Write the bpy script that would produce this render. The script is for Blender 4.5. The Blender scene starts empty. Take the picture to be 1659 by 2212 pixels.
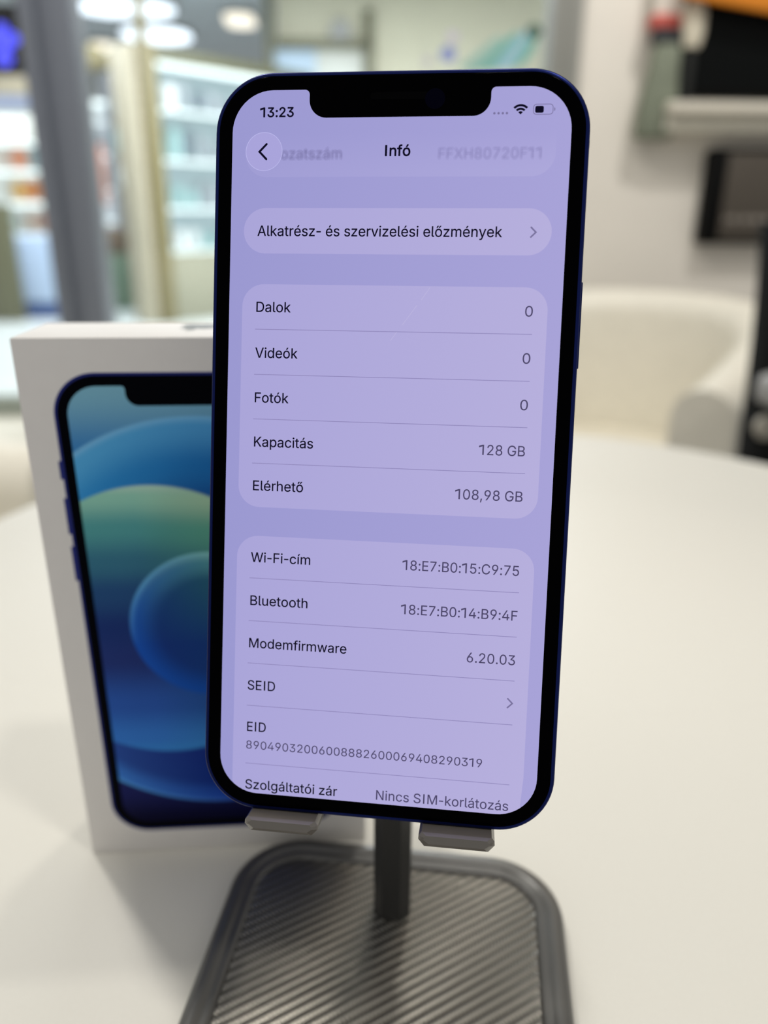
import bpy, bmesh, math, os, random
from mathutils import Vector, Matrix
from mathutils.geometry import tessellate_polygon, delaunay_2d_cdt, interpolate_bezier
import numpy as np

random.seed(4)
sc = bpy.context.scene
COL = sc.collection
MM = 0.001
TZ = 0.74                      # height of the table top

# ------------------------------------------------------------------ camera
CAM = Vector((0.07849, -0.20304, TZ + 0.19422))
AX = Vector((0.99748, -0.07073, 0.00612))      # image right
AD = Vector((-0.0197, -0.35867, -0.93326))     # image down
AF = Vector((0.0682, 0.93078, -0.35916))       # viewing direction
FPX = 1700.0
cd = bpy.data.cameras.new('camera')
cd.sensor_fit = 'VERTICAL'
cd.sensor_height = 36.0
cd.sensor_width = 27.0
cd.lens = FPX / 2212.0 * 36.0
cd.clip_start = 0.01
cd.clip_end = 60.0
cd.dof.use_dof = True
cd.dof.focus_distance = 0.1535
cd.dof.aperture_fstop = cd.lens / 3.7
cam = bpy.data.objects.new('camera', cd)
COL.objects.link(cam)
cam.matrix_world = Matrix(((AX.x, -AD.x, -AF.x, CAM.x), (AX.y, -AD.y, -AF.y, CAM.y),
                           (AX.z, -AD.z, -AF.z, CAM.z), (0, 0, 0, 1)))
sc.camera = cam

# ------------------------------------------------------------------ world, lights, exposure
sc.view_settings.view_transform = 'Standard'
sc.view_settings.look = 'None'
sc.view_settings.gamma = 1.0
sc.view_settings.exposure = 0.0
sc.view_settings.use_curve_mapping = False
sc.cycles.transparent_max_bounces = 40
w = bpy.data.worlds.new('world')
sc.world = w
w.use_nodes = True
w.node_tree.nodes['Background'].inputs[0].default_value = (1.0, 0.985, 0.955, 1)
w.node_tree.nodes['Background'].inputs[1].default_value = 0.46


def lamp(name, loc, power, radius, color):
    d = bpy.data.lights.new(name, 'AREA')
    d.shape = 'DISK'
    d.size = radius * 2
    d.energy = power
    d.color = color
    o = bpy.data.objects.new(name, d)
    o.location = loc
    COL.objects.link(o)
    return o


lamp('ceiling_lamp_rear_left', (-0.50, 0.72, TZ + 2.0), 15.0, 0.07, (1.0, 0.965, 0.89))
lamp('ceiling_lamp_front_right', (0.60, -0.48, TZ + 2.0), 7.4, 0.08, (1.0, 0.965, 0.89))
lamp('ceiling_lamp_rear_right', (0.24, 0.50, TZ + 2.0), 5.6, 0.045, (1.0, 0.96, 0.87))
wl = lamp('wall_fill_light', (1.15, 0.95, TZ + 2.0), 29.0, 0.10, (1.0, 0.98, 0.94))  # added unseen light, turned to brighten the back wall
wl.rotation_euler = (math.radians(78), 0, 0)
lamp('mall_fill_left', (-2.6, 7.3, 2.85), 105.0, 1.0, (0.88, 0.95, 1.0))  # added fill above the view, lifts the mall ceiling on the left
lamp('mall_fill', (0.3, 5.6, 2.85), 260.0, 1.3, (0.92, 0.97, 1.0))  # added out-of-frame fill that brightens the mall


# ------------------------------------------------------------------ helpers
def s2l(c):
    c = c / 255.0
    return c / 12.92 if c <= 0.04045 else ((c + 0.055) / 1.055) ** 2.4


def L(r, g, b, k=1.0):
    return (min(s2l(r) * k, 1), min(s2l(g) * k, 1), min(s2l(b) * k, 1), 1)


def ray(px, py):
    return AX * ((px - 829.5) / FPX) + AD * ((py - 1106.0) / FPX) + AF


def at(px, py, Y):
    d = ray(px, py)
    return CAM + d * ((Y - CAM.y) / d.y)


def atz(px, py, Z):
    d = ray(px, py)
    return CAM + d * ((Z - CAM.z) / d.z)


def mat(name, col, rough=0.5, metal=0.0, spec=0.5, noise=0.04, scale=60.0, bump=0.0, emit=None, es=0.0):
    m = bpy.data.materials.new(name)
    m.use_nodes = True
    nt = m.node_tree
    p = nt.nodes['Principled BSDF']
    p.inputs['Roughness'].default_value = rough
    p.inputs['Metallic'].default_value = metal
    p.inputs['Specular IOR Level'].default_value = spec
    if emit is not None:
        p.inputs['Emission Color'].default_value = emit
        p.inputs['Emission Strength'].default_value = es
    tc = nt.nodes.new('ShaderNodeTexCoord')
    nz = nt.nodes.new('ShaderNodeTexNoise')
    nz.inputs['Scale'].default_value = scale
    nz.inputs['Detail'].default_value = 3
    nt.links.new(tc.outputs['Object'], nz.inputs['Vector'])
    r = nt.nodes.new('ShaderNodeValToRGB')
    r.color_ramp.elements[0].position = 0.3
    r.color_ramp.elements[1].position = 0.7
    r.color_ramp.elements[0].color = (col[0] * (1 - noise), col[1] * (1 - noise), col[2] * (1 - noise), 1)
    r.color_ramp.elements[1].color = (min(1, col[0] * (1 + noise)), min(1, col[1] * (1 + noise)), min(1, col[2] * (1 + noise)), 1)
    nt.links.new(nz.outputs['Fac'], r.inputs['Fac'])
    nt.links.new(r.outputs['Color'], p.inputs['Base Color'])
    if bump:
        b = nt.nodes.new('ShaderNodeBump')
        b.inputs['Strength'].default_value = bump
        b.inputs['Distance'].default_value = 0.0004
        nt.links.new(nz.outputs['Fac'], b.inputs['Height'])
        nt.links.new(b.outputs['Normal'], p.inputs['Normal'])
    return m


def emis(name, col, strength=1.0):
    """self-lit surface (screens, lamps)"""
    m = bpy.data.materials.new(name)
    m.use_nodes = True
    nt = m.node_tree
    p = nt.nodes['Principled BSDF']
    p.inputs['Base Color'].default_value = (0, 0, 0, 1)
    p.inputs['Roughness'].default_value = 0.3
    p.inputs['Specular IOR Level'].default_value = 0.0
    p.inputs['Emission Color'].default_value = col
    p.inputs['Emission Strength'].default_value = strength
    return m


def glass(name, tint=(1, 1, 1, 1), refl=0.05):
    m = bpy.data.materials.new(name)
    m.use_nodes = True
    nt = m.node_tree
    nt.nodes.remove(nt.nodes['Principled BSDF'])
    out = nt.nodes['Material Output']
    t = nt.nodes.new('ShaderNodeBsdfTransparent')
    t.inputs[0].default_value = tint
    g = nt.nodes.new('ShaderNodeBsdfGlossy')
    g.inputs['Roughness'].default_value = 0.02
    mx = nt.nodes.new('ShaderNodeMixShader')
    mx.inputs[0].default_value = refl
    nt.links.new(t.outputs[0], mx.inputs[1])
    nt.links.new(g.outputs[0], mx.inputs[2])
    nt.links.new(mx.outputs[0], out.inputs['Surface'])
    return m


def empty(name, loc, label, cat, group=None, rot=None, mw=None):
    o = bpy.data.objects.new(name, None)
    o.empty_display_size = 0.02
    COL.objects.link(o)
    if mw is not None:
        o.matrix_world = mw
    else:
        o.location = loc
        if rot is not None:
            o.rotation_euler = (0, 0, rot)
    o['label'] = label
    o['category'] = cat
    if group:
        o['group'] = group
    return o


def tag(o, label, cat, group=None):
    o['label'] = label
    o['category'] = cat
    if group:
        o['group'] = group
    return o


def link(name, bm, m, parent=None, smooth=True, angle=35):
    bmesh.ops.recalc_face_normals(bm, faces=bm.faces[:])
    me = bpy.data.meshes.new(name)
    bm.to_mesh(me)
    bm.free()
    if smooth:
        for p in me.polygons:
            p.use_smooth = True
        me.set_sharp_from_angle(angle=math.radians(angle))
    o = bpy.data.objects.new(name, me)
    COL.objects.link(o)
    if m is not None:
        me.materials.append(m)
    if parent is not None:
        o.parent = parent
    return o


def struct(o):
    o['kind'] = 'structure'
    return o


def add_box(bm, lo, hi, bev=0.0, seg=2, mtx=None):
    lo, hi = Vector(lo), Vector(hi)
    c, s = (lo + hi) / 2, hi - lo
    b2 = bmesh.new()
    bmesh.ops.create_cube(b2, size=1.0, matrix=Matrix.Translation(c) @ Matrix.Diagonal((s.x, s.y, s.z, 1)))
    if bev > 0:
        bmesh.ops.bevel(b2, geom=b2.edges[:], offset=bev, segments=seg, profile=0.5, affect='EDGES')
    if mtx is not None:
        bmesh.ops.transform(b2, matrix=mtx, verts=b2.verts[:])
    me = bpy.data.meshes.new('tmp')
    b2.to_mesh(me)
    b2.free()
    bm.from_mesh(me)
    bpy.data.meshes.remove(me)
    return bm


def bx(lo, hi, bev=0.0, seg=2, mtx=None):
    return add_box(bmesh.new(), lo, hi, bev, seg, mtx)


def rrect(w, h, r, n=10, cx=0.0, cy=0.0):
    """outline of a rounded rectangle, counter-clockwise"""
    pts = []
    for (sx, sy, a0) in ((1, 1, 0), (-1, 1, 90), (-1, -1, 180), (1, -1, 270)):
        for k in range(n + 1):
            a = math.radians(a0 + 90.0 * k / n)
            pts.append((cx + sx * (w / 2 - r) + r * math.cos(a), cy + sy * (h / 2 - r) + r * math.sin(a)))
    return pts


def loft(bm, loops, cap0=True, cap1=True):
    """loops: lists of 3-D points, equal length"""
    vs = [[bm.verts.new(p) for p in lp] for lp in loops]
    n = len(vs[0])
    for a, b in zip(vs[:-1], vs[1:]):
        for i in range(n):
            bm.faces.new((a[i], a[(i + 1) % n], b[(i + 1) % n], b[i]))
    if cap0:
        bm.faces.new(list(reversed(vs[0])))
    if cap1:
        bm.faces.new(vs[-1])
    return bm


def fill(bm, pts, to3d):
    """fill a flat outline (concave allowed)"""
    size = max(max(abs(c) for c in p) for p in pts)
    q = []
    for p in pts:
        if not q or (Vector(p) - Vector(q[-1])).length > size * 1e-5:
            q.append(p)
    if (Vector(q[0]) - Vector(q[-1])).length < size * 1e-5:
        q.pop()
    k = 100.0 / size
    tris = tessellate_polygon([[Vector((x * k, y * k, 0)) for x, y in q]])
    vs = [bm.verts.new(to3d(x, y)) for x, y in q]
    for a, b, c in tris:
        if len({a, b, c}) == 3:
            try:
                bm.faces.new((vs[a], vs[b], vs[c]))
            except ValueError:
                pass
    return bm


def poly(bm, pts, z):
    return fill(bm, pts, lambda x, y: (x, y, z))


def tube(bm, p0, p1, r, n=12, r1=None):
    p0, p1 = Vector(p0), Vector(p1)
    d = (p1 - p0).normalized()
    a = d.orthogonal().normalized()
    b = d.cross(a)
    r1 = r if r1 is None else r1
    l0 = [p0 + (a * math.cos(t) + b * math.sin(t)) * r for t in [2 * math.pi * k / n for k in range(n)]]
    l1 = [p1 + (a * math.cos(t) + b * math.sin(t)) * r1 for t in [2 * math.pi * k / n for k in range(n)]]
    return loft(bm, [l0, l1])


def lathe(bm, prof, n=24, c=(0, 0, 0)):
    loops = []
    for r, z in prof:
        loops.append([(c[0] + r * math.cos(2 * math.pi * k / n), c[1] + r * math.sin(2 * math.pi * k / n), c[2] + z) for k in range(n)])
    return loft(bm, loops)


# ------------------------------------------------------------------ materials
M_table = mat('table_white_laminate', L(226, 223, 214), 0.42, spec=0.35, noise=0.012, scale=900, bump=0.04)
M_wall = mat('wall_paint', L(226, 220, 210), 0.85, noise=0.02, scale=6)
M_floor = mat('floor_tiles', L(150, 148, 142), 0.4, noise=0.05, scale=8)
M_mallfloor = mat('mall_floor', L(214, 220, 218), 0.25, noise=0.04, scale=3)
M_mallceil = mat('mall_ceiling', L(222, 228, 234), 0.9, noise=0.02, scale=3)
M_mallwall = mat('mall_wall', L(196, 192, 170), 0.9, noise=0.03, scale=3)
M_greycol = mat('grey_aluminium', L(116, 121, 132), 0.45, metal=0.15, noise=0.03)
M_alu = mat('pale_aluminium', L(142, 142, 136), 0.5, metal=0.1, noise=0.03)
M_pane = glass('shop_window_glass', refl=0.04)
M_cream = mat('cream_leatherette', L(230, 225, 211), 0.55, noise=0.03, scale=30, bump=0.1)
M_creamseat = mat('cream_leatherette_seat', L(228, 222, 206), 0.55, noise=0.03, scale=30, bump=0.1)
M_darkwood = mat('dark_wood', L(60, 44, 32), 0.5, noise=0.15, scale=20)
M_black = mat('black_plastic', L(5, 5, 5), 0.5, noise=0.05, spec=0.12)
M_blackfab = mat('black_fabric', L(16, 16, 17), 0.9, noise=0.1, scale=300, spec=0.2)
M_chrome = mat('chrome', L(190, 190, 190), 0.2, metal=1.0, noise=0.01)

# ================================================================== SETTING
WY = 1.95    # plane of the shop window and of the back wall
struct(link('floor', bx((-3.0, -1.2, -0.05), (3.0, WY, 0.0)), M_floor, smooth=False))
struct(link('floor_mall', bx((-9, WY, -0.06), (7, 16, -0.01)), M_mallfloor, smooth=False))
struct(link('ceiling', bx((-9, WY + 1.0, 2.9), (7, 16, 2.96)), M_mallceil, smooth=False))
xw = at(1236, 300, WY).x
struct(link('wall_back', bx((xw, WY, 0.0), (3.0, WY + 0.12, 2.75)), M_wall, smooth=False))
x0, x1 = at(1184, 90, WY).x, at(1212, 90, WY).x
bm = bx((x0, WY - 0.035, 0.0), (x1, WY + 0.05, 2.75), 0.006)
add_box(bm, (x1 + 0.004, WY - 0.018, 0.0), (xw, WY + 0.05, 2.75), 0.004)
struct(link('trim_1', bm, M_alu))
# grey structural mullion of the shop window
xa, xb = at(80, 300, WY - 0.05).x, at(184, 300, WY - 0.05).x
bm = bx((xa, WY - 0.08, 0.0), (xa + (xb - xa) * 0.30, WY + 0.06, 2.75), 0.006)
add_box(bm, (xa + (xb - xa) * 0.30, WY - 0.05, 0.0), (xb, WY + 0.06, 2.75), 0.006)
struct(link('trim_2', bm, M_greycol))
win = struct(link('window_1', bx((-3.0, WY + 0.0, 0.0), (xa - 0.002, WY + 0.008, 2.75)), M_pane, smooth=False))
win = struct(link('window_2', bx((xb + 0.002, WY + 0.0, 0.0), (x0 - 0.002, WY + 0.008, 2.75)), M_pane, smooth=False))
struct(link('trim_3', bx((-3.0, WY - 0.04, 0.0), (x0, WY - 0.002, 0.465), 0.005), mat('window_rail', L(150, 158, 148), 0.5)))

struct(link('trim_4', bx((-3.0, 1.48, 0.0), (0.25, WY - 0.05, 0.42), 0.01), mat('sill_cream', L(226, 222, 206), 0.6)))

# mall: far walls
struct(link('wall_mall_far', bx((-9, 12.6, -0.01), (-2.2, 12.75, 2.9)), mat('mall_far_paint', L(176, 178, 176), 0.9), smooth=False))
struct(link('wall_mall_right', bx((-0.35, 8.6, -0.01), (7, 8.75, 2.9)), M_mallwall, smooth=False))

# ================================================================== TABLE
tc_ = Vector((0.1746, 0.1756, 0.0))
R_T = 0.3444
bm = bmesh.new()
prof = [(0.02, TZ - 0.028), (R_T - 0.010, TZ - 0.028), (R_T - 0.003, TZ - 0.025), (R_T, TZ - 0.018), (R_T, TZ - 0.006),
        (R_T - 0.0015, TZ - 0.002), (R_T - 0.005, TZ), (0.02, TZ)]
lathe(bm, prof, 96, (0, 0, 0))
t = empty('table', (tc_.x, tc_.y, 0), 'round white laminate table carrying the phone, its stand and the carton', 'table')
link('tabletop', bm, M_table, t)
bm = bmesh.new()
lathe(bm, [(0.035, 0.03), (0.035, TZ - 0.03)], 32)
link('pedestal', bm, M_chrome, t)
bm = bmesh.new()
lathe(bm, [(0.22, 0.0), (0.22, 0.008), (0.20, 0.016), (0.05, 0.03), (0.035, 0.036)], 48)
link('foot_plate', bm, M_chrome, t)

# ================================================================== CARTON
BW, BH, BD = 0.0880, 0.1640, 0.0279
K = 1 / 0.46
M_card = mat('white_card', L(228, 225, 222), 0.6, noise=0.01, scale=200, spec=0.3)
M_pblue = mat('print_blue', L(24, 30, 84, K), 0.5, spec=0.1, noise=0.02)
M_pblack = mat('print_black', L(1, 2, 8), 0.5, spec=0.03, noise=0.02)
M_grey = mat('grey_foil', L(112, 115, 114), 0.5, spec=0.2, noise=0.02)

box = empty('phone_carton', (0, 0, TZ), 'white product carton printed with a phone picture, standing behind the phone', 'box')


def wallpaper():
    m = bpy.data.materials.new('printed_wallpaper')
    m.use_nodes = True
    nt = m.node_tree
    p = nt.nodes['Principled BSDF']
    p.inputs['Roughness'].default_value = 0.4
    p.inputs['Specular IOR Level'].default_value = 0.06
    tc = nt.nodes.new('ShaderNodeTexCoord')
    sp = nt.nodes.new('ShaderNodeSeparateXYZ')
    nt.links.new(tc.outputs['Object'], sp.inputs[0])

    def math_(op, a, b=None, c=None):
        n = nt.nodes.new('ShaderNodeMath')
        n.operation = op
        for i, v in enumerate((a, b, c)):
            if v is None:
                continue
            if isinstance(v, (int, float)):
                n.inputs[i].default_value = v
            else:
                nt.links.new(v, n.inputs[i])
        return n.outputs[0]

    X = math_('MULTIPLY', sp.outputs[0], 1000.0)
    Z = math_('MULTIPLY', sp.outputs[2], 1000.0)

    def ramp(fac, stops):
        r = nt.nodes.new('ShaderNodeValToRGB')
        r.color_ramp.interpolation = 'EASE'
        e = r.color_ramp.elements
        while len(e) < len(stops):
            e.new(0.5)
        for i, (pos, c) in enumerate(stops):
            e[i].position = pos
            e[i].color = L(*c, K)
        nt.links.new(fac, r.inputs[0])
        return r.outputs[0]

    def mix(f, a, b):
        n = nt.nodes.new('ShaderNodeMix')
        n.data_type = 'RGBA'
        if isinstance(f, (int, float)):
            n.inputs[0].default_value = f
        else:
            nt.links.new(f, n.inputs[0])
        nt.links.new(a, n.inputs[6])
        nt.links.new(b, n.inputs[7])
        return n.outputs[2]

    def mapr(v, a, b):
        n = nt.nodes.new('ShaderNodeMapRange')
        n.inputs[1].default_value = a
        n.inputs[2].default_value = b
        nt.links.new(v, n.inputs[0])
        return n.outputs[0]

    def ell(cx, cz, rx, rz):
        dx = math_('DIVIDE', math_('SUBTRACT', X, cx), rx)
        dz = math_('DIVIDE', math_('SUBTRACT', Z, cz), rz)
        d = math_('SQRT', math_('ADD', math_('MULTIPLY', dx, dx), math_('MULTIPLY', dz, dz)))
        return d, dx, dz

    # background of the picture
    col = ramp(mapr(Z, 12, 152), [(0.0, (2, 2, 26)), (0.10, (16, 20, 66)), (0.5, (20, 40, 90)), (0.86, (38, 92, 142)), (1.0, (92, 134, 152))])
    # outer disc
    d, dx, dz = ell(43.0, 81.4, 59.0, 62.4)
    rim = mapr(d, 0.55, 1.0)
    top = mix(mapr(dx, -0.6, 0.3), ramp(rim, [(0.0, (20, 62, 120)), (0.55, (36, 108, 160)), (0.92, (62, 128, 170)), (1.0, (92, 142, 176))]),
              ramp(rim, [(0.0, (6, 40, 100)), (0.5, (10, 70, 130)), (0.9, (54, 112, 160)), (1.0, (84, 136, 172))]))
    bot = mix(mapr(dx, -0.6, 0.1), ramp(rim, [(0.0, (26, 44, 108)), (0.7, (30, 58, 120)), (0.93, (44, 92, 158)), (1.0, (62, 122, 176))]),
              ramp(rim, [(0.0, (4, 24, 90)), (0.7, (2, 22, 90)), (0.93, (14, 40, 120)), (1.0, (34, 62, 140))]))
    c1 = mix(mapr(dz, -0.25, 0.25), bot, top)
    col = mix(mapr(d, 1.006, 0.992), col, c1)
    # middle disc
    d, dx, dz = ell(29.6, 81.9, 41.0, 43.1)
    c2 = ramp(mapr(dz, -1, 1), [(0.0, (40, 98, 158)), (0.06, (38, 88, 154)), (0.20, (30, 64, 130)), (0.38, (24, 38, 88)), (0.50, (18, 36, 84)),
                               (0.63, (26, 56, 94)), (0.74, (40, 84, 104)), (0.86, (60, 116, 118)), (0.965, (108, 152, 138)), (1.0, (134, 162, 150))])
    right = ramp(mapr(dz, -1, 1), [(0.0, (40, 98, 148)), (0.2, (22, 58, 108)), (0.5, (18, 50, 88)), (0.70, (44, 92, 94)), (0.84, (70, 126, 106)),
                                  (0.95, (128, 156, 130)), (1.0, (134, 160, 146))])
    c2 = mix(mapr(dx, -0.1, 0.5), c2, right)
    col = mix(mapr(d, 1.008, 0.99), col, c2)
    # inner disc
    d, dx, dz = ell(43.9, 81.9, 23.2, 23.2)
    rim = mapr(d, 0.6, 1.0)
    up = mix(mapr(dx, -0.9, 0.2), ramp(rim, [(0.0, (16, 44, 104)), (0.75, (28, 74, 138)), (1.0, (66, 122, 168))]),
             ramp(rim, [(0.0, (30, 76, 92)), (0.6, (62, 116, 118)), (1.0, (104, 156, 148))]))
    lo = mix(mapr(dx, -0.9, 0.2), ramp(rim, [(0.0, (14, 38, 98)), (1.0, (16, 62, 140))]), ramp(rim, [(0.0, (12, 44, 96)), (1.0, (6, 54, 124))]))
    c3 = mix(mapr(dz, -0.25, 0.55), lo, up)
    col = mix(mapr(d, 1.012, 0.985), col, c3)
    nt.links.new(col, p.inputs['Base Color'])
    return m


def yz(pts, y):
    return [(x, y, z) for x, z in pts]


# lid slides over a tray: one seam near the bottom would be hidden, so the body is one clean block with soft edges
link('carton_body', bx((0, 0, 0), (BW, BD, BH), 0.0006, 2), M_card, box)
# printed phone: frame, bezel, wallpaper, side keys
px0, px1, pz0, pz1 = 8.24, 79.74, 8.5, 155.2


def print_face(name, pts, y, m, parent):
    b = bmesh.new()
    fill(b, pts, lambda x, z: (x * MM, -y * MM, z * MM))
    return link(name, b, m, parent, smooth=False)


pic = print_face('printed_phone', rrect(px1 - px0, pz1 - pz0, 11.3, 14, (px0 + px1) / 2, (pz0 + pz1) / 2), 0.05, M_pblue, box)
print_face('printed_bezel', rrect(px1 - px0 - 1.5, pz1 - pz0 - 1.5, 10.6, 14, (px0 + px1) / 2, (pz0 + pz1) / 2), 0.10, M_pblack, pic)


def notch_outline(W, H, r, cx, cy, u, n=12, ncx=195.6):
    """display outline in the units of u per point, notch measured on the photograph's screen"""
    pts = []
    def arc(ax, ay, rad, a0, a1, k):
        for i in range(k + 1):
            a = math.radians(a0 + (a1 - a0) * i / k)
            pts.append((ax + rad * math.cos(a), ay + rad * math.sin(a)))
    arc(cx + W / 2 - r, cy + H / 2 - r, r, 0, 90, n)
    top = cy + H / 2
    xl, xr = cx + (90.9 - 195) * u, cx + (299.3 - 195) * u
    ro, ri, dep = 5.5 * u, 20.0 * u, 31.5 * u
    arc(xr + ro, top - ro, ro, 90, 180, 6)
    arc(xr - ri, top - dep + ri, ri, 0, -90, 10)
    arc(xl + ri, top - dep + ri, ri, -90, -180, 10)
    arc(xl - ro, top - ro, ro, 0, 90, 6)
    arc(cx - W / 2 + r, cy + H / 2 - r, r, 90, 180, n)
    arc(cx - W / 2 + r, cy - H / 2 + r, r, 180, 270, n)
    arc(cx + W / 2 - r, cy - H / 2 + r, r, 270, 360, n)
    return pts


U = 64.6 / 390
print_face('printed_screen', notch_outline(64.6, 139.8, 7.9, 43.99, 81.85, U), 0.15, wallpaper(), pic)
for a, b in ((126.9, 132.0), (111.2, 121.6), (97.2, 107.6)):
    print_face('printed_key', [(7.55, a), (8.35, a), (8.35, b), (7.55, b)], 0.04, M_pblue, pic)

# emblem on the top face (seen from the front it stands on its head)
SVG = "M12.152 6.896c-.948 0-2.415-1.078-3.96-1.04-2.04.027-3.91 1.183-4.961 3.014-2.117 3.675-.546 9.103 1.519 12.09 1.013 1.454 2.208 3.09 3.792 3.039 1.52-.065 2.09-.987 3.935-.987 1.831 0 2.35.987 3.96.948 1.637-.026 2.676-1.48 3.676-2.948 1.156-1.688 1.636-3.325 1.662-3.415-.039-.013-3.182-1.221-3.22-4.857-.026-3.04 2.48-4.494 2.597-4.559-1.429-2.09-3.623-2.324-4.39-2.376-2-.156-3.675 1.09-4.61 1.09z M15.53 3.83c.843-1.012 1.4-2.427 1.245-3.83-1.207.052-2.662.805-3.532 1.818-.78.896-1.454 2.338-1.273 3.714 1.338.104 2.715-.688 3.559-1.701"
import re


def svg_loops(s):
    loops = []
    for part in s.split(' M'):
        part = part.lstrip('M')
        head, _, tail = part.partition('c')
        nums = [float(v) for v in re.findall(r'-?\d*\.?\d+', head)]
        cur = (nums[0], nums[1])
        pts = [cur]
        v = [float(q) for q in re.findall(r'-?(?:\d+\.\d+|\.\d+|\d+)', tail)]
        for i in range(0, len(v) - 5, 6):
            p0 = cur
            p1 = (p0[0] + v[i], p0[1] + v[i + 1])
            p2 = (p0[0] + v[i + 2], p0[1] + v[i + 3])
            p3 = (p0[0] + v[i + 4], p0[1] + v[i + 5])
            for k in range(1, 7):
                q = k / 6
                pts.append(tuple((1 - q) ** 3 * p0[j] + 3 * (1 - q) ** 2 * q * p1[j] + 3 * (1 - q) * q * q * p2[j] + q ** 3 * p3[j] for j in (0, 1)))
            cur = p3
        if (Vector(pts[0]) - Vector(pts[-1])).length < 0.05:
            pts.pop()
        loops.append(pts)
    return loops


bm = bmesh.new()
sc_ = 0.52 * MM
for lp in svg_loops(SVG):
    fill(bm, lp, lambda x, y: (BW / 2 + (11.5 - x) * sc_, 0.0172 + (y - 12.0) * sc_, BH + 0.00006))
o = link('top_emblem', bm, M_grey, box, smooth=False)
o['label'] = 'grey fruit emblem with a bite'

# ================================================================== PHONE
PC = Vector((0.08965, -0.05568, TZ + 0.14852))
PR = Vector((0.9814, -0.1921, 0.0049)).normalized()
PD = Vector((-0.05, -0.2798, -0.9587)).normalized()
PU = -(PD - PR * PD.dot(PR)).normalized()
PN = PR.cross(PU)
PM = Matrix(((PR.x, PU.x, PN.x, PC.x), (PR.y, PU.y, PN.y, PC.y), (PR.z, PU.z, PN.z, PC.z), (0, 0, 0, 1)))
HB = 0.07335                     # half height of the body
PB = PM @ Matrix.Translation((0, -HB, 0))       # origin at the middle of the bottom edge
phone = empty('smartphone', None, 'blue smartphone showing a settings list, propped on the grey stand', 'phone', mw=PB)


def P(x, y):     # screen points -> local metres
    return ((x - 195) * U * MM, (422 - y) * U * MM + HB)


M_frame = mat('blue_anodised_aluminium', L(5, 22, 84), 0.28, metal=0.8, noise=0.02)
M_band = mat('antenna_band_plastic', L(10, 16, 34), 0.5, noise=0.02)
M_bezel = mat('black_cover_glass', (0.0003, 0.0003, 0.0006, 1), 0.10, spec=0.012, noise=0.0)
M_lens = mat('front_lens', (0.0006, 0.0006, 0.006, 1), 0.08, spec=0.02)
M_slit = mat('earpiece_mesh', (0.0008, 0.0008, 0.0012, 1), 0.6, spec=0.02)
M_back = mat('blue_back_glass', L(20, 50, 96), 0.12, noise=0.01)

W2, H2, RC = 71.5 * MM, 146.7 * MM, 11.3 * MM
bm = bmesh.new()
loops = []
for inset, z in ((0.55, -7.4), (0.15, -7.25), (0.0, -6.9), (0.0, -0.55), (0.12, -0.22), (0.38, -0.05), (0.80, -0.02), (0.85, -0.25)):
    i = inset * MM
    loops.append([(x, y + HB, z * MM) for x, y in rrect(W2 - 2 * i, H2 - 2 * i, RC - i, 16)])
loft(bm, loops)
fr = link('frame', bm, M_frame, phone, angle=50)
bm = bmesh.new()
loops = []
for inset, z in ((0.86, -0.30), (0.86, -0.03), (0.93, 0.03), (1.10, 0.055), (1.35, 0.06)):
    i = inset * MM
    loops.append([(x, y + HB, z * MM) for x, y in rrect(W2 - 2 * i, H2 - 2 * i, RC - i, 16)])
loft(bm, loops)
gl = link('cover_glass', bm, M_bezel, phone, angle=60)
bm = bmesh.new()
loops = []
for inset, z in ((0.6, -7.38), (0.6, -7.46), (0.9, -7.5)):
    i = inset * MM
    loops.append([(x, y + HB, z * MM) for x, y in rrect(W2 - 2 * i, H2 - 2 * i, RC - i, 12)])
loft(bm, loops)
link('back_glass', bm, M_back, phone)
# side key on the right, antenna bands
ky0, ky1 = P(0, 310)[1], P(0, 211)[1]
link('side_key', bx((W2 / 2 - 0.0002, ky0, -5.2 * MM), (W2 / 2 + 0.00045, ky1, -2.4 * MM), 0.0002), M_frame, fr)
bxy = P(322.5, 0)[0]
link('antenna_band', bx((bxy - 0.0006, 2 * HB - 0.0006, -6.8 * MM), (bxy + 0.0006, 2 * HB + 0.00003, -0.6 * MM)), M_band, fr, smooth=False)
by = P(0, 62)[1]
link('antenna_band', bx((W2 / 2 - 0.0006, by - 0.0006, -6.8 * MM), (W2 / 2 + 0.00003, by + 0.0006, -0.6 * MM)), M_band, fr, smooth=False)
# front camera and earpiece in the notch
bm = bmesh.new()
x, y = P(236, 12)
lathe(bm, [(0.0005, 0.0), (0.0017, 0.0), (0.0019, 0.00002), (0.0017, 0.00003), (0.0005, 0.00003)], 24, (x, y, 0.06 * MM))
link('front_camera', bm, M_lens, gl)
bm = bmesh.new()
x, y = P(195, 8)
poly(bm, rrect(11 * MM, 1.3 * MM, 0.6 * MM, 8, x, y), 0.065 * MM)
link('earpiece', bm, M_slit, gl, smooth=False)


# ---- display
def screen_mat():
    m = emis('lit_display', L(163, 158, 211), 1.0)
    nt = m.node_tree
    p = nt.nodes['Principled BSDF']
    tc = nt.nodes.new('ShaderNodeTexCoord')
    sp = nt.nodes.new('ShaderNodeSeparateXYZ')
    nt.links.new(tc.outputs['Object'], sp.inputs[0])
    mr = nt.nodes.new('ShaderNodeMapRange')
    mr.inputs[1].default_value = -0.0323
    mr.inputs[2].default_value = 0.0323
    nt.links.new(sp.outputs[0], mr.inputs[0])
    r = nt.nodes.new('ShaderNodeValToRGB')
    e = r.color_ramp.elements
    e[0].color = L(155, 153, 209)
    e[1].color = L(168, 163, 216)
    nt.links.new(mr.outputs[0], r.inputs[0])
    nt.links.new(r.outputs[0], p.inputs['Emission Color'])
    return m


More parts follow.
